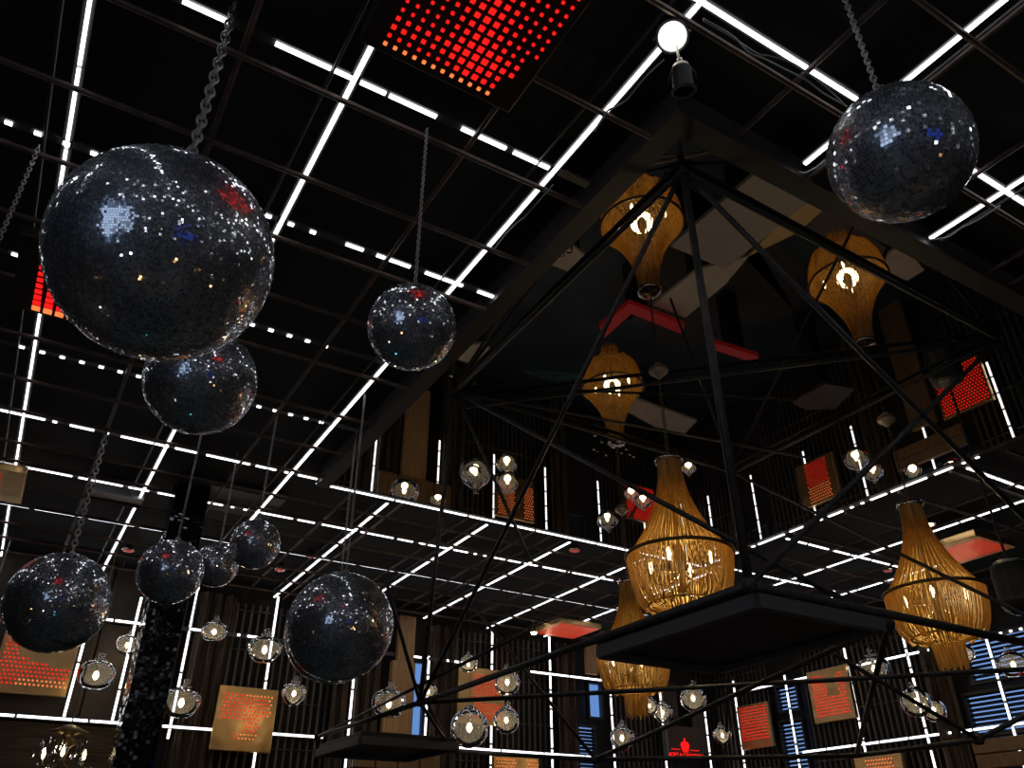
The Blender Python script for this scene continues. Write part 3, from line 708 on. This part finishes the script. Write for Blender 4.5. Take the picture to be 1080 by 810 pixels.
# ------------------------------------------------------------------ glass pendants
PROF = {
 'acorn': [(.030, .62), (.075, .60), (.085, .56), (.060, .50), (.10, .46), (.17, .44), (.14, .40), (.28, .36), (.43, .26), (.49, .12), (.48, 0), (.43, -.13), (.34, -.25), (.24, -.32), (.12, -.345), (.002, -.35)],
 'heart': [(.030, .66), (.075, .64), (.090, .60), (.060, .53), (.12, .50), (.19, .46), (.14, .41), (.26, .37), (.42, .27), (.49, .12), (.46, -.05), (.36, -.22), (.22, -.36), (.10, -.44), (.002, -.47)],
 'globe': [(.030, .68), (.075, .66), (.085, .62), (.060, .57), (.10, .54), (.15, .50), (.20, .45), (.34, .36), (.45, .22), (.50, .04), (.48, -.14), (.40, -.29), (.27, -.40), (.13, -.46), (.002, -.48)]}
PM = {}
for k, pr in PROF.items():
    # smooth the profile
    P2 = []
    for i in range(len(pr)-1):
        P2.append(pr[i]); P2.append(((pr[i][0]+pr[i+1][0])/2, (pr[i][1]+pr[i+1][1])/2))
    P2.append(pr[-1])
    wob = (lambda a, s: .025*math.sin(2*a+s*3)*(1-abs(2*s-1))) if k != 'globe' else None
    PM[k] = (MB().lathe(P2, seg=28, wob=wob).mesh('glass_shade', M['glass'], True),)
FIL = MB().lathe([(.012, .17), (.05, .14), (.085, .06), (.092, 0), (.07, -.07), (.025, -.12), (.001, -.13)], seg=14).mesh('bulb', M['fil'], True)
SOC = MB().lathe([(.02, .52), (.05, .50), (.05, .20), (.035, .12), (.001, .12)], seg=12).mesh('socket', M['chrome'], True)
def pendant(P, W, kind, label, power=1.6, cordtop=None):
    inm = MX0 < P[0] < MX1 and MY0 < P[1] < MY1
    cordtop = 5.0 if inm else 5.12
    t = empty('glass_pendant', P, label, 'pendant lamp', 'blown glass pendants')
    s = W
    for nm, me in (('glass_shade', PM[kind][0]), ('bulb', FIL), ('socket', SOC)):
        o = bpy.data.objects.new(nm, me); COL.objects.link(o); o.parent = t; o.scale = (s, s, s)
        if nm == 'bulb': o.scale = (s*.85, s*.85, s*.8)
        if nm == 'glass_shade': o.rotation_euler = (random.uniform(-.12, .12), random.uniform(-.12, .12), random.uniform(0, 6))
    MB().sweep([(0, 0, .55*s), (0, 0, cordtop-P[2])], .0028, 5).build('cord', M['black'], t)
    l = bpy.data.lights.new('pendant_glow', 'POINT'); l.energy = power; l.color = (1, .76, .45); l.shadow_soft_size = .05
    lo = bpy.data.objects.new('pendant_glow', l); COL.objects.link(lo); lo.parent = t; lo.location = (0, 0, -.16*s)
for px, py, dep, wpx, kind, label in [
    (226, 667, 10.2, 27, 'acorn', 'small glass pendant on the slats left of the pair under the three mirror balls'),
    (279, 686, 10.0, 36, 'acorn', 'glass pendant hanging in front of an LED strip beside the low mirror ball'),
    (101, 713, 9.6, 38, 'acorn', 'glass pendant right of the copper panel at the lower left'),
    (134, 681, 10.3, 25, 'acorn', 'glass pendant half hidden by the black column edge'),
    (191, 742, 9.6, 39, 'acorn', 'glass pendant hanging just right of the black column'),
    (310, 732, 10.2, 27, 'heart', 'small pointed glass pendant right of the square copper panel'),
    (410, 743, 10.79, 37, 'acorn', 'glass pendant hanging over the small platform'),
    (494, 701, 9.86, 21, 'acorn', 'small glass pendant above the middle copper panel'),
    (535, 720, 10.3, 27, 'globe', 'glass globe pendant crossing the upper right of the middle copper panel'),
    (534, 760, 10.3, 27, 'globe', 'glass globe pendant at the lower right of the middle copper panel'),
    (495, 768, 10.63, 40, 'globe', 'largest glass globe pendant below the middle copper panel'),
    (452, 730, 10.85, 19, 'heart', 'small tilted glass pendant among the tubes right of the post'),
    (656, 779, 12.2, 27, 'heart', 'glass pendant in front of the lower LED strip under the third chandelier'),
    (685, 745, 10.9, 18, 'globe', 'left one of the cluster of clear pendants under the third chandelier'),
    (699, 752, 11.2, 22, 'heart', 'right one of the cluster of clear pendants under the third chandelier'),
    (731, 737, 10.4, 27, 'globe', 'glass globe pendant under the large platform'),
    (762, 776, 10.6, 20, 'heart', 'small heart shaped glass pendant right of the crown sign'),
    (922, 706, 11.06, 32, 'heart', 'glass pendant right of the copper panel on the right wall'),
    (966, 741, 10.0, 30, 'globe', 'left one of the two joined glass pendants on the right wall slats'),
    (985, 749, 10.41, 24, 'globe', 'right one of the two joined glass pendants on the right wall slats'),
    (1018, 690, 9.75, 19, 'globe', 'glass pendant under the right chandelier rim beside the blinds'),
    (1069, 702, 9.83, 32, 'acorn', 'glass pendant at the right edge of the picture')]:
    P = atdepth(px, py, dep); pendant(P, wpx*dep/FPX*1.02, kind, label)

# small crystal chandelier at the lower left
P = atdepth(66, 800, 8.6)
cc = empty('crystal_chandelier', P, 'crystal chandelier with copper top in front of the plank wall', 'chandelier')
MB().lathe([(.001, .34), (.05, .33), (.19, .27), (.20, .25), (.10, .25), (.06, .20), (.10, .15), (.04, .10), (.02, 0), (.03, -.12), (.001, -.15)], seg=24).build('body', M['brass'], cc, True)
MB().sweep([(0, 0, .33), (0, 0, 4.98-P.z)], .008, 6).build('rod', M['brass'], cc)
for k in range(3):
    a = k*math.pi/1.5+.4; c, s = math.cos(a), math.sin(a)
    MB().sweep([(.03*c, .03*s, -.05), (.14*c, .14*s, -.14), (.20*c, .20*s, -.10), (.23*c, .23*s, 0)], .006, 6).build('arm', M['brass'], cc, True)
    MB().lathe([(.008, 0), (.018, .03), (.016, .06), (.002, .11)], (.23*c, .23*s, 0), 10).build('bulb', M['bulb'], cc, True)
cd = MB()
for k in range(90):
    a = random.uniform(0, 6.28); r = random.choice((.12, .18, .25, .30)); z = random.uniform(-.28, .16)
    cd.lathe([(.001, .035), (.012, .01), (.010, -.01), (.001, -.035)], (r*math.cos(a), r*math.sin(a), z), 6)
tag(cd.build('crystal_drops', M['crystal'], cc), kind='stuff')

# ------------------------------------------------------------------ black tube frame with platforms
T = empty('tube_frame', (2.54, 2.33, 2.6), 'black steel tube frame braced with diagonals below the ceiling mirror', 'tube frame')
TO = Vector((2.54, 2.33, 2.6))
zb = 2.6                                      # height of the lower chords
T00 = onz(720, 180, 4.97); T10 = onz(1054, 358, 4.97); T01 = onz(480, 413, 4.97); T11 = Vector((T10.x, T01.y, 4.97))
P00 = onz(790, 617, zb); P10 = onz(1186, 700, zb)
P01 = onz(443, 741, zb); P11 = Vector((P10.x, P01.y, zb))
K = onz(937, 658, zb)
L1 = onx(335, 777, 2.56)                      # far end of the lower left chord
N1 = onz(628, 801, 2.2); N2 = onz(903, 797, 2.2); N3 = onz(1032, 780, 2.2)
S2 = onz(478, 793, 2.42)
E1 = ony(1125, 592, 2.36)
def tube(a, b, r=.021): MB().sweep([Vector(a)-TO, Vector(b)-TO], r*.86, 10).build('tube', M['truss'], T, True)
for a, b, r in [(T00, P00, .024), (T00, T10, .020), (T00, T01, .020), (T01, P01, .020), (T10, P10, .020), (T01, T11, .018), (T10, T11, .018),
    (P00, P10, .024), (P00, P01, .022), (P01, L1, .022), (T00, P01, .018), (T00, E1, .020), (T10, P00, .018), (T01, K, .020), (T10, T01 + Vector((.16, .16, -.03)), .018),
    (P01, P10, .018), (P01, S2, .016), (S2, N1, .018), (N1, N2, .018), (N2, N3, .018), (K, N1, .016), (K, N2, .018), (N3, P10, .018),
    (T01, onz(853, 483, 4.7), .014), (onz(500, 640, 3.2), N1, .014), (onz(880, 690, 2.5), N3, .014), (T01, onz(560, 592, 3.6), .016),
    (onz(405, 605, 3.3), P01, .016), (L1, onx(560, 664, 2.62), .014), (onz(440, 722, 2.75), S2, .012), (T11, P11, .018), (T11, P10, .016), (T00, T11, .015)]:
    tube(a, b, r)
for q in (T00, T10, T01, P00, P01, K, N1, N3, L1):
    MB().lathe([(.001, .03), (.024, .026), (.032, 0), (.024, -.026), (.001, -.03)], tuple(Vector(q)-TO), 12).build('node', M['truss'], T, True)
def platform(c, hx, hy, hz, label):
    o = MB().obox(Vector(c)-TO, (hx, 0, 0), (0, hy, 0), (0, 0, hz)).build('platform', M['platform'], T)
    b = o.modifiers.new('bevel', 'BEVEL'); b.width = .012; b.segments = 2; o['label'] = label
    f = MB(); c = Vector(c)-TO
    f.obox(c+Vector((0, -hy, -hz)), (hx, 0, 0), (0, .022, 0), (0, 0, .03)); f.obox(c+Vector((-hx, 0, -hz)), (.022, 0, 0), (0, hy, 0), (0, 0, .03))
    f.obox(c+Vector((0, hy, -hz)), (hx, 0, 0), (0, .022, 0), (0, 0, .03)); f.obox(c+Vector((hx, 0, -hz)), (.022, 0, 0), (0, hy, 0), (0, 0, .03))
    f.build('lip', M['rim'], o)
platform((P00.x+.43, P00.y+.55, zb-.025), .40, .55, .038, 'large flat black platform')
platform(((S2.x+L1.x)/2-.10, (S2.y+L1.y)/2-.3, 2.46), .42, .50, .035, 'smaller black platform at the lower left end')

# ------------------------------------------------------------------ spotlights, speaker, small ceiling fittings
def spot(px, py, D, lit, label):
    P = atdepth(px, py, D); t = empty('spotlight', P, label, 'spotlight', 'theatre spotlights by the mirror corner')
    d = (CAM + Vector((.5, .3, .2)) - P).normalized() if lit else Vector((.25, .25, -1)).normalized()
    rot = d.to_track_quat('-Z', 'Y')
    def put(mb, nm, m, sm=True):
        o = mb.build(nm, m, t, sm); o.rotation_mode = 'QUATERNION'; o.rotation_quaternion = rot; return o
    put(MB().lathe([(.001, .16), (.05, .155), (.062, .12), (.066, .0), (.078, -.02), (.078, -.03), (.066, -.03), (.064, -.005), (.001, -.004)], seg=28), 'housing', M['grey'] if lit else M['black'])
    put(MB().lathe([(.001, -.018), (.062, -.018)], seg=28), 'lens', M['spotface'] if lit else M['column'])
    put(MB().sweep([(-.085*math.cos(a), 0, .085*1.35*math.sin(a)+.04) for a in [math.pi*k/12 for k in range(13)]], .007, 6), 'yoke', M['grey'] if lit else M['black'])
    put(MB().lathe([(.001, .20), (.018, .20), (.02, .16), (.001, .16)], seg=12), 'clamp', M['grey'])
    if not lit: t.scale = (.72, .72, .72)
    MB().sweep([(0, 0, .08), (0, 0, (4.98-P.z)/t.scale.x)], .009, 6).build('hanger', M['black'], t)
    if lit:
        l = bpy.data.lights.new('spot_glow', 'SPOT'); l.energy = 60; l.color = (1, .92, .75); l.spot_size = 1.0; l.shadow_soft_size = .05
        lo = bpy.data.objects.new('spot_glow', l); COL.objects.link(lo); lo.parent = t; lo.rotation_mode = 'QUATERNION'; lo.rotation_quaternion = rot; lo.location = d*.04
spot(709, 38, 3.75, True, 'lit round spotlight at the top beside the LED strip end')
spot(721, 92, 3.60, False, 'unlit black spotlight just below the lit one')
P = atdepth(1071, 618, 7.4)
sp_ = empty('loudspeaker', P, 'black rounded loudspeaker at the right edge above the blinds', 'loudspeaker', rz=.5)
o = MB().box(-.18, .18, -.17, .17, -.24, .24).build('cabinet', M['black'], sp_); b = o.modifiers.new('bevel', 'BEVEL'); b.width = .12; b.segments = 5
MB().lathe([(.001, -.26), (.07, -.26), (.10, -.24), (.11, -.22)], seg=24).build('port', M['column'], sp_, True)
MB().sweep([(0, 0, .28), (0, 0, 4.98-P.z)], .012, 8).build('hanger', M['black'], sp_)
P = onz(563, 667, 4.8)
t = empty('track_light', P, 'small bright warm lamp just below the red ceiling panel', 'lamp')
MB().lathe([(.001, .08), (.03, .08), (.04, 0), (.03, 0), (.001, .0)], seg=14).build('housing', M['black'], t, True)
MB().lathe([(.001, -.02), (.036, -.03), (.05, .0)], seg=12).build('bulb', M['bulb'], t, True)
MB().sweep([(0, 0, .08), (0, 0, .19)], .006, 6).build('stem', M['black'], t)
def downlight(px, py, r, label, lit):
    P = onz(px, py, 4.97); t = empty('downlight', P, label, 'ceiling lamp', 'small fittings on the far ceiling')
    MB().lathe([(.001, .1), (r*.5, .10), (r*1.1, .01), (r, -.005), (r*.85, 0), (.001, .012)], seg=20).build('trim_ring', M['chrome'], t, True)
    MB().lathe([(.001, -.012), (r*.6, -.01), (r*.8, .0)], seg=16).build('lens', M['fil'] if lit else M['pink'], t, True)
downlight(135, 581, .07, 'small red lens fitting on the ceiling left of the three mirror balls', False)
downlight(295, 601, .07, 'small red lens fitting below the rightmost of the three mirror balls', False)
downlight(327, 587, .05, 'small dark red lens fitting above the low mirror ball', False)
downlight(978, 554, .09, 'lit round ceiling lamp right of the right chandelier neck', True)
downlight(606, 581, .07, 'small glass ceiling fitting left of the first chandelier', False)
downlight(936, 602, .06, 'small red ceiling fitting left of the right chandelier neck', False)
P = onz(123, 528, 4.96); tag(MB().box(P.x-.25, P.x+.25, P.y-.14, P.y+.14, 4.97, 5.12).build('ceiling_vent', M['grey']), 'grey rectangular ceiling vent above the lower left mirror ball', 'vent')
P = onz(245, 530, 5.05); tag(MB().box(P.x-.5, P.x+.5, P.y-.35, P.y+.35, 5.06, 5.12).build('ceiling_tile', M['wallbrown']), 'olive ceiling tile above the three mirror balls', 'ceiling tile')  # flat olive-brown sheet for a light greenish patch of ceiling
# cables
def cable(pts, r, label, z=4.93):
    pts3 = [onz(x, y, z + .012*((i*7) % 3-1)) for i, (x, y) in enumerate(pts)]
    sm = []
    for i in range(len(pts3)-1):
        p0, p1, p2, p3 = pts3[max(i-1, 0)], pts3[i], pts3[i+1], pts3[min(i+2, len(pts3)-1)]
        for k in range(5):
            s = k/5; sm.append(.5*((2*p1)+(p2-p0)*s+(2*p0-5*p1+4*p2-p3)*s*s+(3*p1-p0-3*p2+p3)*s**3))
    sm.append(pts3[-1])
    tag(MB().sweep(sm, r, 6).build('cable', M['cable'], smooth=True), label, 'cable', 'loose cables along the ceiling grid')
cable([(742, 20), (760, 30), (775, 40), (790, 55), (806, 62), (830, 74), (850, 84), (868, 98), (893, 112)], .005, 'loose grey cable beside the bright strip at the top right')
cable([(742, 22), (765, 35), (784, 47), (800, 57), (812, 59), (835, 66), (856, 80), (875, 95), (890, 110)], .004, 'thin twisted cable beside the bright strip at the top right')
cable([(700, 63), (680, 82), (661, 105), (648, 113), (640, 118), (627, 138)], .005, 'cable hanging off the long LED strip under the lit spotlight')
cable([(583, 195), (570, 210), (552, 230), (549, 232), (535, 245), (522, 262)], .004, 'white cable along the long LED strip right of the middle mirror ball')
cable([(980, 253), (1000, 250), (1015, 240), (1030, 233), (1055, 217)], .005, 'loose cable under the strip below right of the right mirror ball')
cable([(842, 181), (850, 182), (862, 176), (870, 170)], .005, 'short cable loop at the strip end left of the right mirror ball')

# ------------------------------------------------------------------ the bar below, seen in the ceiling mirror
def slab(pxs, z, th, m, label, name='counter', cat='counter', legs=True):
    """counter whose top, mirrored in the ceiling, shows at the given picture points"""
    pts = [onz(x, y, 2*CEIL - z) for x, y in pxs]; tops = [(min(p.x, 11.3), min(p.y, 11.5), z) for p in pts]
    mb = MB(); n = len(tops); mb.v = tops + [(x, y, z-th) for x, y, _ in tops]
    mb.f = [tuple(range(n)), tuple(range(2*n-1, n-1, -1))] + [(i, i+n, (i+1) % n + n, (i+1) % n) for i in range(n)]; mb.mi = [0]*len(mb.f)
    o = mb.build(name, m); tag(o, label, cat)
    cx = sum(p[0] for p in tops)/n; cy_ = sum(p[1] for p in tops)/n
    if legs: MB().box(cx-.12, cx+.12, cy_-.12, cy_+.12, 0, z-th).build('pedestal', M['black'], o)
    return o
M['bubbles'] = mat('embossed counter', (0.30, 0.25, 0.20), 0.25, 0.2, noise=(40, (0.48, 0.40, 0.32), (1, 1, 1)), bump=1.0)
slab([(707, 260), (804, 177), (862, 205), (812, 246), (765, 284)], 1.1, .06, M['bubbles'], 'embossed counter reflected in the near part of the mirror')
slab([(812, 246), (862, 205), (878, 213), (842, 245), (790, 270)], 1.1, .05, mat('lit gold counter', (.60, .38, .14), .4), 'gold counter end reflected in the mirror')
slab([(868, 222), (905, 240), (935, 262), (922, 280), (880, 262), (850, 240)], 1.1, .05, M['wallbrown'], 'dark jointed counter reflected below the right mirror ball')
slab([(937, 268), (952, 258), (975, 285), (957, 296), (930, 288)], 1.1, .05, M['beige'], 'beige counter panel reflected near the right mirror ball')
slab([(688, 322), (735, 285), (790, 270), (765, 300), (723, 335)], 1.0, .05, M['beige'], 'beige counter reflected beside the post')
slab([(573, 276), (600, 256), (623, 274), (603, 288)], 1.0, .05, M['beige'], 'small beige table reflected left of the upper chandelier image', 'table', 'table')
slab([(650, 428), (668, 420), (735, 444), (722, 458), (690, 450)], .9, .05, M['beige'], 'beige bench reflected behind the first chandelier chain', 'bench', 'bench')
slab([(835, 425), (870, 405), (902, 410), (880, 432), (850, 432)], 1.75, .05, M['wallbrown'], 'brown table reflected under the second chandelier image', 'table', 'table')
slab([(632, 345), (664, 320), (722, 343), (718, 352), (666, 331), (638, 356)], 1.2, .08, M['redlam'], 'red angled bar rail reflected in the mirror', 'bar_rail', 'bar rail')
slab([(752, 361), (800, 376), (798, 384), (750, 368)], 1.2, .08, M['redlam'], 'short red bar rail reflected right of the post', 'bar_rail', 'bar rail')
slab([(482, 366), (512, 362), (520, 374), (500, 384), (484, 380)], 1.0, .05, M['beige'], 'lit pale table reflected by the left mirror edge', 'table', 'table')
M['rug'] = mat('teal rug', (0.02, 0.05, 0.07), 0.9, noise=(6, (0.09, 0.16, 0.18), (1, 1, 1)))
slab([(500, 405), (540, 395), (650, 395), (670, 405), (640, 418), (560, 420)], .006, .005, M['rug'], 'mottled teal rug reflected at the middle of the mirror', 'rug', 'rug', False)
slab([(770, 215), (700, 180), (850, 280), (840, 330), (700, 370), (640, 300)], .006, .005, mat('grey rug', (.05, .045, .04), .8), 'dark grey rug reflected under the counters', 'rug', 'rug', False)
# glasses and jars on a shelf reflected around the middle
for k, (x, y) in enumerate([(627, 455), (634, 462), (629, 472), (638, 476), (626, 470), (660, 470), (668, 478), (655, 474), (664, 476), (476, 392), (486, 398), (500, 402), (592, 262), (600, 258)]):
    P = onz(x, y, 2*CEIL-1.0)
    o = MB().lathe([(.001, 0), (.045, .0), (.05, .08), (.048, .12), (.001, .12)], (0, 0, 0), 12).build('glass_jar', M['chrome'], loc=(P.x, P.y, 1.0), smooth=True)
    tag(o, 'shiny metal jar reflected among the tables in the mirror', 'jar', 'shiny jars on the tables')
